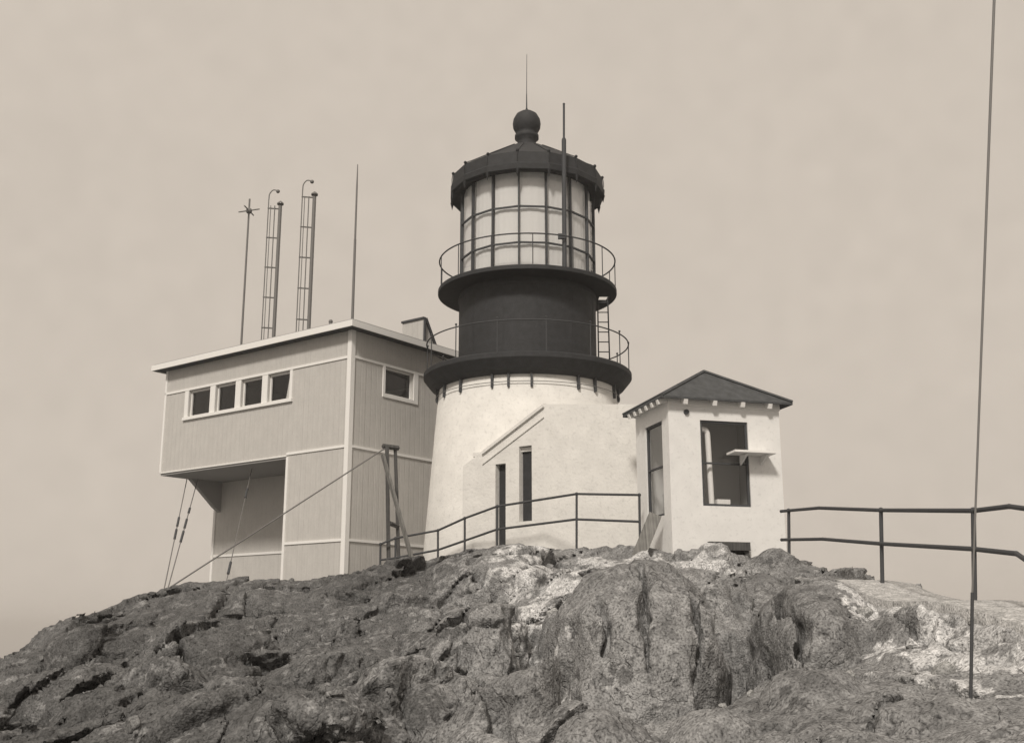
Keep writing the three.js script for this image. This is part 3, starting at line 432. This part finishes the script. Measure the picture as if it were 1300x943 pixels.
// ---------------------------------------------------------------- the cantilevered station building
{
  const B = thing('station_building', 'grey panelled building with white trim, jutting upper storey and strip of windows', 'building', [-4.36, 0.6, -29], 53 * Math.PI / 180);
  const L = 6.6, W = 8.2, T = 0.14;
  const wins = [[2.40, 3.34], [3.58, 4.52], [4.76, 5.70], [5.94, 6.98]], wy0 = 6.37, wy1 = 7.18;
  // upper storey
  part('upper_wall', [wall('L', [[0, 4.72], [W, 4.72], [W, 7.98], [0, 7.98]], wins.map(([a, b]) => [a, b, wy0, wy1]), T)], M.siding, B);
  const rw = part('side_wall', [wall('F', [[T, 0.6], [L, 0.6], [L, 7.98], [T, 7.98]], [[1.33, 2.52, 6.43, 7.21]], T)], M.siding, B);
  part('end_wall', [bx(L - T, 3.26, T, (L + T) / 2, 6.35, -W + T / 2)], M.siding, B);
  part('back_wall', [bx(T, 7.38, W - 2 * T, L - T / 2, 4.29, -W / 2)], M.siding, B);
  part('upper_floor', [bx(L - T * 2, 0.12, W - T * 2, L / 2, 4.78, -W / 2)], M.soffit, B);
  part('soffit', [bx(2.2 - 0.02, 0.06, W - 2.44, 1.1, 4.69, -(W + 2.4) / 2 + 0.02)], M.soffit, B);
  // lower walls
  part('lower_wall', [wall('L', [[0, 0.6], [2.4, 0.6], [2.4, 4.72], [0, 4.72]], [], T)], M.siding, B);
  part('return_wall', [bx(2.2, 4.08, T, 1.1 + T, 2.64, -2.4 + T / 2)], M.siding, B);
  part('recessed_wall', [bx(T, 4.05, W + 0.06 - 2.4, 2.2 + T / 2, 2.65, -(W + 0.06 + 2.4) / 2)], M.siding, B);
  part('lower_end_wall', [bx(L - 2.2 - T, 4.05, T, (L + 2.2 + T) / 2, 2.65, -W - 0.06 + T / 2)], M.siding, B);
  // sloped bracket under the overhang at the far end
  const gs = new THREE.Shape([[0.95, 4.68], [2.2, 4.68], [2.2, 3.7], [1.95, 3.85]].map(([a, y]) => new THREE.Vector2(a, y)));
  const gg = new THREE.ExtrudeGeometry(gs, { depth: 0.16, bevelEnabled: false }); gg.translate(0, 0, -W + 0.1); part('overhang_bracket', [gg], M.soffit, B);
  // trim boards
  const tr = (n, g) => part(n, [g], M.trim, B), p = 0.03;
  const band = (y, a0, a1, h = 0.065) => tr('trim_board', bx(p, h, a1 - a0, -p / 2, y, -(a0 + a1) / 2));
  band(7.235, 0.12, W, 0.07); band(4.79, 0.12, 2.4, 0.07); band(2.31, 0.12, 2.31, 0.07); band(4.735, 2.4, W, 0.035);
  tr('trim_board', bx(p, 0.07, W + 0.06 - 2.5, 2.2 - p / 2, 2.31, -(W + 2.4) / 2));
  const rband = (y, a0, a1, h = 0.065) => part('trim_board', [bx(a1 - a0, h, p, (a0 + a1) / 2, y, p / 2)], M.trim, B);
  rband(7.25, 0.12, L); rband(4.79, 0.12, L); rband(2.31, 0.12, L);
  tr('corner_board', bx(p, 7.38, 0.12, -p / 2, 4.29, -0.06)); tr('corner_board', bx(0.12 + p, 7.38, p, 0.06 - p / 2, 4.29, p / 2));
  tr('corner_board', bx(p, 3.24, 0.09, -p / 2, 6.35, -W + 0.045)); tr('corner_board', bx(p, 4.1, 0.09, -p / 2, 2.65, -2.4 + 0.045)); tr('corner_board', bx(0.12, 4.1, p, 0.06, 2.65, -2.4 - p / 2)); tr('corner_board', bx(p, 4.05, 0.1, 2.2 - p / 2, 2.65, -W - 0.06 + 0.05));
  // strip of four windows
  for (let i = 0; i < 4; i++) {
    const [a0, a1] = wins[i], zc = -(a0 + a1) / 2, w = a1 - a0, hgt = wy1 - wy0, f = 0.045;
    const win = part('window', [bx(0.05, f, w, 0.1, wy0 + f / 2, zc), bx(0.05, f, w, 0.1, wy1 - f / 2, zc), bx(0.05, hgt - 2 * f, f, 0.1, (wy0 + wy1) / 2, -a0 - f / 2), bx(0.05, hgt - 2 * f, f, 0.1, (wy0 + wy1) / 2, -a1 + f / 2)], M.trim, B);
    const g = new THREE.PlaneGeometry(w - 2 * f, hgt - 2 * f); g.rotateY(-Math.PI / 2); g.translate(0.105, (wy0 + wy1) / 2, zc); part('pane', [g], M.glass, win);
    if (i === 0) part('curtain', [bx(0.02, hgt, 0.3, 0.2, (wy0 + wy1) / 2, -a0 - 0.15, 0.18)], M.curtain, win);
  }
  const vb = (a0, a1) => tr('window_trim', bx(p, wy1 - wy0 + 0.02, a1 - a0, -p / 2, (wy0 + wy1) / 2, -(a0 + a1) / 2));
  vb(2.29, 2.40); vb(3.34, 3.58); vb(4.52, 4.76); vb(5.70, 5.94); vb(6.98, 7.16); tr('window_sill', bx(0.07, 0.09, 4.93, -0.035, wy0 - 0.055, -4.725));
  // side window
  { const f = 0.045, a0 = 1.33, a1 = 2.52, y0 = 6.43, y1 = 7.21, c = (a0 + a1) / 2, w = a1 - a0, h = y1 - y0;
    const win = part('window', [bx(w, f, 0.05, c, y0 + f / 2, -0.1), bx(w, f, 0.05, c, y1 - f / 2, -0.1), bx(f, h - 2 * f, 0.05, a0 + f / 2, (y0 + y1) / 2, -0.1), bx(f, h - 2 * f, 0.05, a1 - f / 2, (y0 + y1) / 2, -0.1)], M.trim, B);
    const g = new THREE.PlaneGeometry(w - 2 * f, h - 2 * f); g.translate(c, (y0 + y1) / 2, -0.105); part('pane', [g], M.glass, win);
    for (const [x0, x1, yy0, yy1] of [[1.24, 1.33, 6.33, 7.215], [2.52, 2.7, 6.33, 7.215], [1.33, 2.52, 6.33, 6.43]]) part('window_trim', [bx(x1 - x0, yy1 - yy0, p, (x0 + x1) / 2, (yy0 + yy1) / 2, p / 2)], M.trim, B); }
  // roof slab with white edge and a thin gravel stop
  const o = 0.35;
  const roof = part('roof', [bx(L + 2 * o - 0.06, 0.14, W + 2 * o - 0.06, L / 2, 8.06, -W / 2)], M.roofdark, B);
  part('fascia', [bx(0.03, 0.17, W + 2 * o, -o + 0.015, 8.055, -W / 2), bx(L + 2 * o - 0.06, 0.17, 0.03, L / 2, 8.055, o - 0.015), bx(0.03, 0.17, W + 2 * o, L + o - 0.015, 8.055, -W / 2), bx(L + 2 * o - 0.06, 0.17, 0.03, L / 2, 8.055, -W - o + 0.015)], M.trim, roof);
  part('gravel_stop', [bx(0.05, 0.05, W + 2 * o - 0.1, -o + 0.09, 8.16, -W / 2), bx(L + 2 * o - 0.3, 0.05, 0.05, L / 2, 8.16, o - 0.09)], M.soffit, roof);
  // hood on the roof: leaning end, dark rim
  const hs = new THREE.Shape([[0, 8.1], [0.62, 8.1], [0.06, 9.02], [0, 9.02]].map(([a, y]) => new THREE.Vector2(a, y)));
  const hg = new THREE.ExtrudeGeometry(hs, { depth: 0.85, bevelEnabled: false }); hg.translate(3.08, 0, -1.0);
  const hood = part('roof_hood', [hg], M.siding, B);
  part('hood_rim', [bx(0.12, 0.06, 0.9, 3.1, 9.05, -0.575)], M.iron, hood); part('hood_edge', [beam(new THREE.Vector3(3.72, 8.1, -0.12), new THREE.Vector3(3.14, 9.05, -0.12), 0.07, 0.07)], M.iron, hood); part('hood_edge', [beam(new THREE.Vector3(3.1, 8.1, -0.12), new THREE.Vector3(3.1, 9.03, -0.12), 0.06, 0.06)], M.iron, hood);
  part('roof_vent', [rod(new THREE.Vector3(-0.1, 8.1, -0.75), new THREE.Vector3(-0.1, 8.3, -0.75), 0.05), ball(0.06, -0.1, 8.32, -0.75, 10)], M.greyiron, roof);
}
// things standing on its roof: places in the building's frame (inset from the left wall, along it)
{
  const th = 53 * Math.PI / 180, onRoof = (X, a, y) => new THREE.Vector3(-4.36 + X * Math.cos(th) - a * Math.sin(th), y, -29 - X * Math.sin(th) - a * Math.cos(th));
  const yb = 8.13, up = (p, y) => new THREE.Vector3(p.x, y, p.z);
  { const p = onRoof(0.6, 5.40, yb), o = worldThing('antenna_mast', 'thin roof mast with small crossed arms near its top, leftmost on roof', 'mast', p);
    wpart('pole', [rod(p, up(p, 13.3), 0.035, 0.028)], M.greyiron, o); const t = up(p, 12.9);
    for (const [dx, dz] of [[1, 0.15], [-0.2, 1]]) wpart('cross_arm', [rod(new THREE.Vector3(t.x - dx * 0.34, 12.88, t.z - dz * 0.34), new THREE.Vector3(t.x + dx * 0.34, 12.94, t.z + dz * 0.34), 0.02)], M.greyiron, o);
    wpart('hub', [ball(0.1, t.x, 12.9, t.z, 12)], M.greyiron, o); }
  const stack = (a, top, label) => {
    const p = onRoof(0.6, a, yb), o = worldThing('exhaust_stack', label, 'exhaust stack', p, 'exhaust stacks on the roof');
    wpart('pipe', [rod(p, up(p, top), 0.055)], M.greyiron, o); wpart('cap', [lathe([[0.02, 0.12], [0.1, 0.05], [0.1, 0.0], [0.02, 0.0]], 20).translate(p.x, top, p.z)], M.greyiron, o);
    const th2 = [[-0.16, 0.04], [-0.28, 0.06], [-0.36, 0.02]].map(([dx, dz]) => new THREE.Vector3(p.x + dx, yb, p.z + dz));
    th2.forEach((q, i) => wpart('stay_rod', [rod(q, up(q, top + (i === 2 ? 0.15 : -0.05)), i === 1 ? 0.012 : 0.016)], M.greyiron, o));
    const q = up(th2[2], top + 0.15); const c = new THREE.CatmullRomCurve3([q, new THREE.Vector3(q.x + 0.02, q.y + 0.2, q.z), new THREE.Vector3(q.x + 0.12, q.y + 0.32, q.z), new THREE.Vector3(q.x + 0.24, q.y + 0.31, q.z)]);
    const gn = wpart('gooseneck', [new THREE.TubeGeometry(c, 16, 0.018, 8)], M.greyiron, o); wpart('lamp_head', [ball(0.06, q.x + 0.27, q.y + 0.28, q.z, 12)], M.greyiron, gn);
    for (let y = yb + 0.7; y < top; y += 0.95) wpart('bracket', [rod(new THREE.Vector3(th2[2].x - 0.02, y, th2[2].z), new THREE.Vector3(p.x, y - 0.02, p.z), 0.022)], M.greyiron, o);
  };
  stack(3.92, 12.75, 'shorter grey exhaust stack with clamped stay rods, beside the crossed-arm mast');
  stack(2.40, 12.68, 'grey exhaust stack with clamped stay rods, nearer the roof corner');
  { const p = onRoof(0.6, 0.62, yb), o = worldThing('whip_antenna', 'plain tapered whip antenna at the near corner of the roof', 'antenna', p);
    wpart('base', [rod(p, up(p, 10.9), 0.042, 0.036)], M.greyiron, o); wpart('whip', [rod(up(p, 10.9), up(p, 12.5), 0.03, 0.026), rod(up(p, 12.5), up(p, 13.2), 0.026, 0.012)], M.greyiron, o); }
}

// ---------------------------------------------------------------- the lookout hut
{
  const H = thing('lookout_hut', 'small white hut with dark hipped roof and tall windows', 'hut', [3.248, 1.2, -22.5], 15 * Math.PI / 180);
  const W = 2.55, Dp = 1.85, T = 0.12, top = 4.68, fy = 1.72;
  part('front_wall', [wall('F', [[0, fy], [W, fy], [W, top], [0, top]], [[0.71, 1.80, 2.5, 4.29]], T)], M.white, H);
  part('left_wall', [wall('L', [[T, 1.2], [Dp - T, 1.2], [Dp - T, top], [T, top]], [[0.36, 1.30, 2.32, 4.31]], T)], M.white, H);
  part('right_wall', [bx(T, top - 1.2, Dp - 2 * T, W - T / 2, (top + 1.2) / 2, -Dp / 2)], M.white, H);
  part('back_wall', [bx(W, top - 1.2, T, W / 2, (top + 1.2) / 2, -Dp + T / 2)], M.white, H);
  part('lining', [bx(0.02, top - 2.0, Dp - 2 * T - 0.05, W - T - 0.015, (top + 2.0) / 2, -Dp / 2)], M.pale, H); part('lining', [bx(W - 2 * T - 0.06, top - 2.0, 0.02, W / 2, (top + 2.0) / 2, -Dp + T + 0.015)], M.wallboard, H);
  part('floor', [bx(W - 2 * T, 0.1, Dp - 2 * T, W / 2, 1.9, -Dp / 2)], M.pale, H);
  part('footing', [bx(0.78, 0.6, T, 0.39, fy - 0.3, -T / 2)], M.white, H); part('footing', [bx(0.85, 0.6, T, W - 0.425, fy - 0.3, -T / 2)], M.white, H);
  part('lintel', [bx(0.9, 0.17, 0.2, 1.22, fy - 0.04, 0.02)], M.darkwood, H);
  part('timber_prop', [beam(new THREE.Vector3(1.62, fy - 0.12, 0.02), new THREE.Vector3(1.74, 1.15, 0.05), 0.09, 0.09)], M.darkwood, H);
  // windows
  const fr = (n, a0, a1, y0, y1, front) => {
    const f = 0.05, c = (a0 + a1) / 2, w = a1 - a0, h = y1 - y0, ym = (y0 + y1) / 2, q = (W2, H2, a, y) => front ? bx(W2, H2, 0.05, a, y, -0.06) : bx(0.05, H2, W2, 0.06, y, -a);
    const win = part('window', [q(w, f, c, y0 + f / 2), q(w, f, c, y1 - f / 2), q(f, h - 2 * f, a0 + f / 2, ym), q(f, h - 2 * f, a1 - f / 2, ym), q(w - 2 * f, 0.035, c, y0 + h * n)], M.iron, H);
    for (const [b0, b1] of [[y0 + f, y0 + h * n - 0.02], [y0 + h * n + 0.02, y1 - f]]) { const g = new THREE.PlaneGeometry(w - 2 * f, b1 - b0); if (front) g.translate(c, (b0 + b1) / 2, -0.065); else { g.rotateY(-Math.PI / 2); g.translate(0.065, (b0 + b1) / 2, -c); } part('pane', [g], M.glass, win); }
    return win;
  };
  fr(0.5, 0.71, 1.80, 2.5, 4.29, true); fr(0.52, 0.36, 1.30, 2.32, 4.31, false);
  // white pipe and box inside, behind the front glass
  const pc = new THREE.CatmullRomCurve3([new THREE.Vector3(0.6, 4.14, -0.22), new THREE.Vector3(0.9, 4.14, -0.22), new THREE.Vector3(0.97, 4.06, -0.22), new THREE.Vector3(0.99, 3.3, -0.22), new THREE.Vector3(1.01, 2.3, -0.22)], false, 'catmullrom', 0.1);
  part('inner_pipe', [new THREE.TubeGeometry(pc, 40, 0.06, 10)], M.trim, H); part('inner_desk', [bx(2.1, 0.05, 0.5, 1.3, 2.3, -0.4)], M.wood, H); part('white_box', [bx(0.3, 0.12, 0.2, 1.32, 2.62, -0.4), bx(0.24, 0.24, 0.16, 1.32, 2.45, -0.4)], M.trim, H);
  // shelf with its bracket box beside the front window
  const sh = part('shelf', [bx(0.95, 0.045, 0.4, 1.76, 3.6, 0.2, -0.04)], M.trim, H);
  const cs = new THREE.Shape([[0, 0], [0.34, 0.2], [0, 0.2]].map(([a, y]) => new THREE.Vector2(a, y)));
  for (const x of [1.62, 2.08]) { const cg = new THREE.ExtrudeGeometry(cs, { depth: 0.04, bevelEnabled: false }); cg.rotateY(-Math.PI / 2); cg.translate(x, 3.37, 0.003); part('shelf_bracket', [cg], M.white, sh); }
  part('porthole', [new THREE.CylinderGeometry(0.055, 0.055, 0.05, 20).rotateX(Math.PI / 2).translate(0.4, 4.44, 0.02)], M.iron, H);
  // hipped roof with boarded slopes, and rafter tails
  const o = 0.22, ye = 4.72, ya = 5.56, cx = W / 2, cz = -Dp / 2, P = [[-o, o], [W + o, o], [W + o, -Dp - o], [-o, -Dp - o]];
  const tri = []; for (let i = 0; i < 4; i++) { const [x0, z0] = P[i], [x1, z1] = P[(i + 1) % 4]; tri.push(x0, ye, z0, x1, ye, z1, cx, ya, cz); tri.push(x0, ye - 0.045, z0, x1, ye - 0.045, z1, x1, ye, z1, x0, ye - 0.045, z0, x1, ye, z1, x0, ye, z0); tri.push(x1, ye - 0.045, z1, x0, ye - 0.045, z0, cx, ya - 0.06, cz); }
  const rg = new THREE.BufferGeometry(); rg.setAttribute('position', new THREE.Float32BufferAttribute(tri, 3)); rg.setAttribute('uv', new THREE.Float32BufferAttribute(new Array(tri.length / 3 * 2).fill(0), 2)); rg.computeVertexNormals();
  const roof = part('roof', [rg], M.roofdark, H);
  for (const [x, y, z] of [P[0], P[1], P[2], P[3]].map(([x, z]) => [x, ye + 0.02, z])) part('hip_ridge', [beam(new THREE.Vector3(x, y, z), new THREE.Vector3(cx, ya + 0.02, cz), 0.05, 0.05)], M.roofdark, roof);
  for (const a of [0.32, 0.98, 1.62, 2.25]) part('rafter_tail', [bx(0.09, 0.11, 0.3, a, ye - 0.05, 0.06, 0.3)], M.trim, H);
  for (const a of [0.05, 0.38, 0.71, 1.04, 1.37, 1.7]) part('rafter_tail', [bx(0.3, 0.1, 0.09, -0.08, ye - 0.05, -a, 0, 0, 0.3)], M.trim, H);
  part('eave_board', [bx(W + 0.02, 0.14, 0.03, W / 2, top - 0.04, 0.017)], M.trim, H);
}
{ const a = V(2.48, 1.35, 22.2), b = V(2.95, 2.32, 22.75), o = worldThing('leaning_plank', 'grey plank leaning against the foot of the white hut', 'plank', a); wpart('board', [beam(a, b, 0.27, 0.05)], M.plank, o); }

// ---------------------------------------------------------------- pipe railings
function railing(name, label, top, mid, posts, r, foot) {
  const p0 = V(...posts[0][0]), o = worldThing(name, label, 'railing', p0);
  const pipe = (pts) => { const out = []; for (let i = 0; i < pts.length - 1; i++) out.push(rod(V(...pts[i]), V(...pts[i + 1]), r, r, 10)); for (let i = 0; i < pts.length; i++) { const q = V(...pts[i]); out.push(ball(r * 1.08, q.x, q.y, q.z, 10)); } return out; };
  wpart('top_rail', pipe(top), M.rail, o); wpart('mid_rail', pipe(mid), M.rail, o);
  for (const [b, t] of posts) { const pb = V(...b); pb.y = Math.min(surface(b[0], b[2]), b[1]) - 0.12; const q = V(...t); const m = wpart('post', [rod(pb, q, r, r, 10), ball(r * 1.5, q.x, q.y, q.z, 10)], M.rail, o); if (foot) wpart('foot_plate', [rod(new THREE.Vector3(pb.x, pb.y + 0.08, pb.z), new THREE.Vector3(pb.x, pb.y + 0.15, pb.z), r * 2.4)], M.rail, m); }
}
railing('path_railing', 'thin dark pipe railing climbing in front of the white tower', [[-3.17, 2.03, 26.8], [-2.81, 2.17, 26.8], [-1.77, 2.33, 26.5], [-1.11, 2.57, 26.0], [-0.34, 2.76, 25.2], [1.41, 2.9, 24.0], [2.73, 2.83, 23.6]],
  [[-3.16, 1.65, 26.8], [-2.8, 1.7, 26.8], [-1.76, 1.87, 26.5], [-1.1, 2.05, 26.0], [-0.34, 2.24, 25.2], [1.4, 2.35, 24.0], [2.72, 2.26, 23.6]],
  [[[-3.15, 1.2, 26.8], [-3.17, 2.03, 26.8]], [[-2.79, 1.2, 26.8], [-2.81, 2.17, 26.8]], [[-1.75, 1.3, 26.5], [-1.77, 2.33, 26.5]], [[-1.1, 1.45, 26], [-1.11, 2.57, 26]], [[-0.34, 1.7, 25.2], [-0.34, 2.76, 25.2]], [[1.39, 1.7, 24], [1.41, 2.9, 24]], [[2.71, 1.4, 23.6], [2.73, 2.83, 23.6]]], 0.026);
railing('path_railing', 'thick dark pipe railing along the pale path right of the hut', [[5.24, 2.26, 21.5], [5.48, 2.13, 19.7], [5.67, 1.8, 16.97], [5.62, 1.42, 13.45], [5.68, 1.38, 12.6], [5.6, 1.27, 11.9], [5.4, 0.95, 10.6]],
  [[5.22, 1.71, 21.5], [5.51, 1.58, 19.7], [5.63, 1.29, 16.97], [5.57, 0.96, 13.45], [5.66, 0.84, 12.5], [5.5, 0.72, 11.9], [5.36, 0.5, 10.6]],
  [[[5.24, 1.1, 21.15], [5.3, 2.235, 21.15]], [[5.6, 0.72, 16.97], [5.67, 1.8, 16.97]], [[5.52, 0.35, 13.45], [5.62, 1.42, 13.45]], [[5.34, -0.1, 10.6], [5.4, 0.95, 10.6]]], 0.03);

// ---------------------------------------------------------------- tall pole on the right, post frame and guy wires
{ const b = V(3.98, -0.75, 10), o = worldThing('leaning_pole', 'very tall thin pole leaning right, standing in front of the right railing', 'pole', b);
  wpart('sleeve', [rod(b, V(4.10, 0.33, 10), 0.015)], M.rail, o); wpart('shaft', [rod(V(4.10, 0.33, 10), V(4.5, 3.33, 10), 0.009, 0.012), rod(V(4.5, 3.33, 10), V(5.5, 10.85, 10), 0.012, 0.017)], M.greyiron, o); }
{ const o = worldThing('post_frame', 'narrow dark post frame with pale slanted brace beside the tower', 'post', V(-2.98, 1.1, 27));
  wpart('post', [beam(V(-2.96, 1.0, 27.0), V(-3.1, 4.46, 27.0), 0.09, 0.09)], M.darkwood, o); wpart('post', [beam(V(-2.74, 1.0, 27.35), V(-2.92, 4.46, 27.25), 0.08, 0.08)], M.darkwood, o);
  wpart('cap', [beam(V(-3.2, 4.44, 26.97), V(-2.84, 4.44, 27.27), 0.09, 0.09)], M.darkwood, o); wpart('cross_bar', [beam(V(-2.99, 2.55, 27.02), V(-2.82, 2.5, 27.3), 0.12, 0.09)], M.darkwood, o);
  wpart('brace', [beam(V(-3.19, 4.22, 26.9), V(-2.3, 1.4, 26.45), 0.11, 0.06)], M.plank, o); }
function cable(label, p, q, r, buckles) {
  const o = worldThing('guy_wire', label, 'guy wire', p); wpart('wire', [rod(p, q, r, r, 6)], M.greyiron, o);
  for (const [a, b] of buckles) wpart('turnbuckle', [rod(p.clone().lerp(q, a), p.clone().lerp(q, b), 0.035, 0.035, 8)], M.iron, o);
}
cable('long guy wire sloping from the rock up to the post frame', V(-7.6, surface(-7.55, 24.2) - 0.1, 24.2), V(-3.12, 4.41, 27.0), 0.017, []);
cable('outer steep guy wire with turnbuckle under the jutting storey', V(-7.81, surface(-7.8, 25) - 0.1, 25), V(-10.28, 4.68, 34.7), 0.014, [[0.45, 0.52], [0.55, 0.62]]);
cable('inner steep guy wire with turnbuckle under the jutting storey', V(-7.75, surface(-7.75, 25) - 0.1, 25), V(-9.95, 4.68, 34.75), 0.014, [[0.42, 0.50], [0.53, 0.6], [0.66, 0.7]]);
cable('guy wire in front of the recessed grey wall', V(-6.72, surface(-6.7, 26.2) - 0.1, 26.2), V(-7.7, 4.66, 32.4), 0.012, [[0.12, 0.2], [0.72, 0.8]]);

scene.updateMatrixWorld(true);
scene.fog = new THREE.FogExp2(new THREE.Color().setRGB(0.86, 0.83, 0.80), 0.001);
renderer.render(scene, camera);
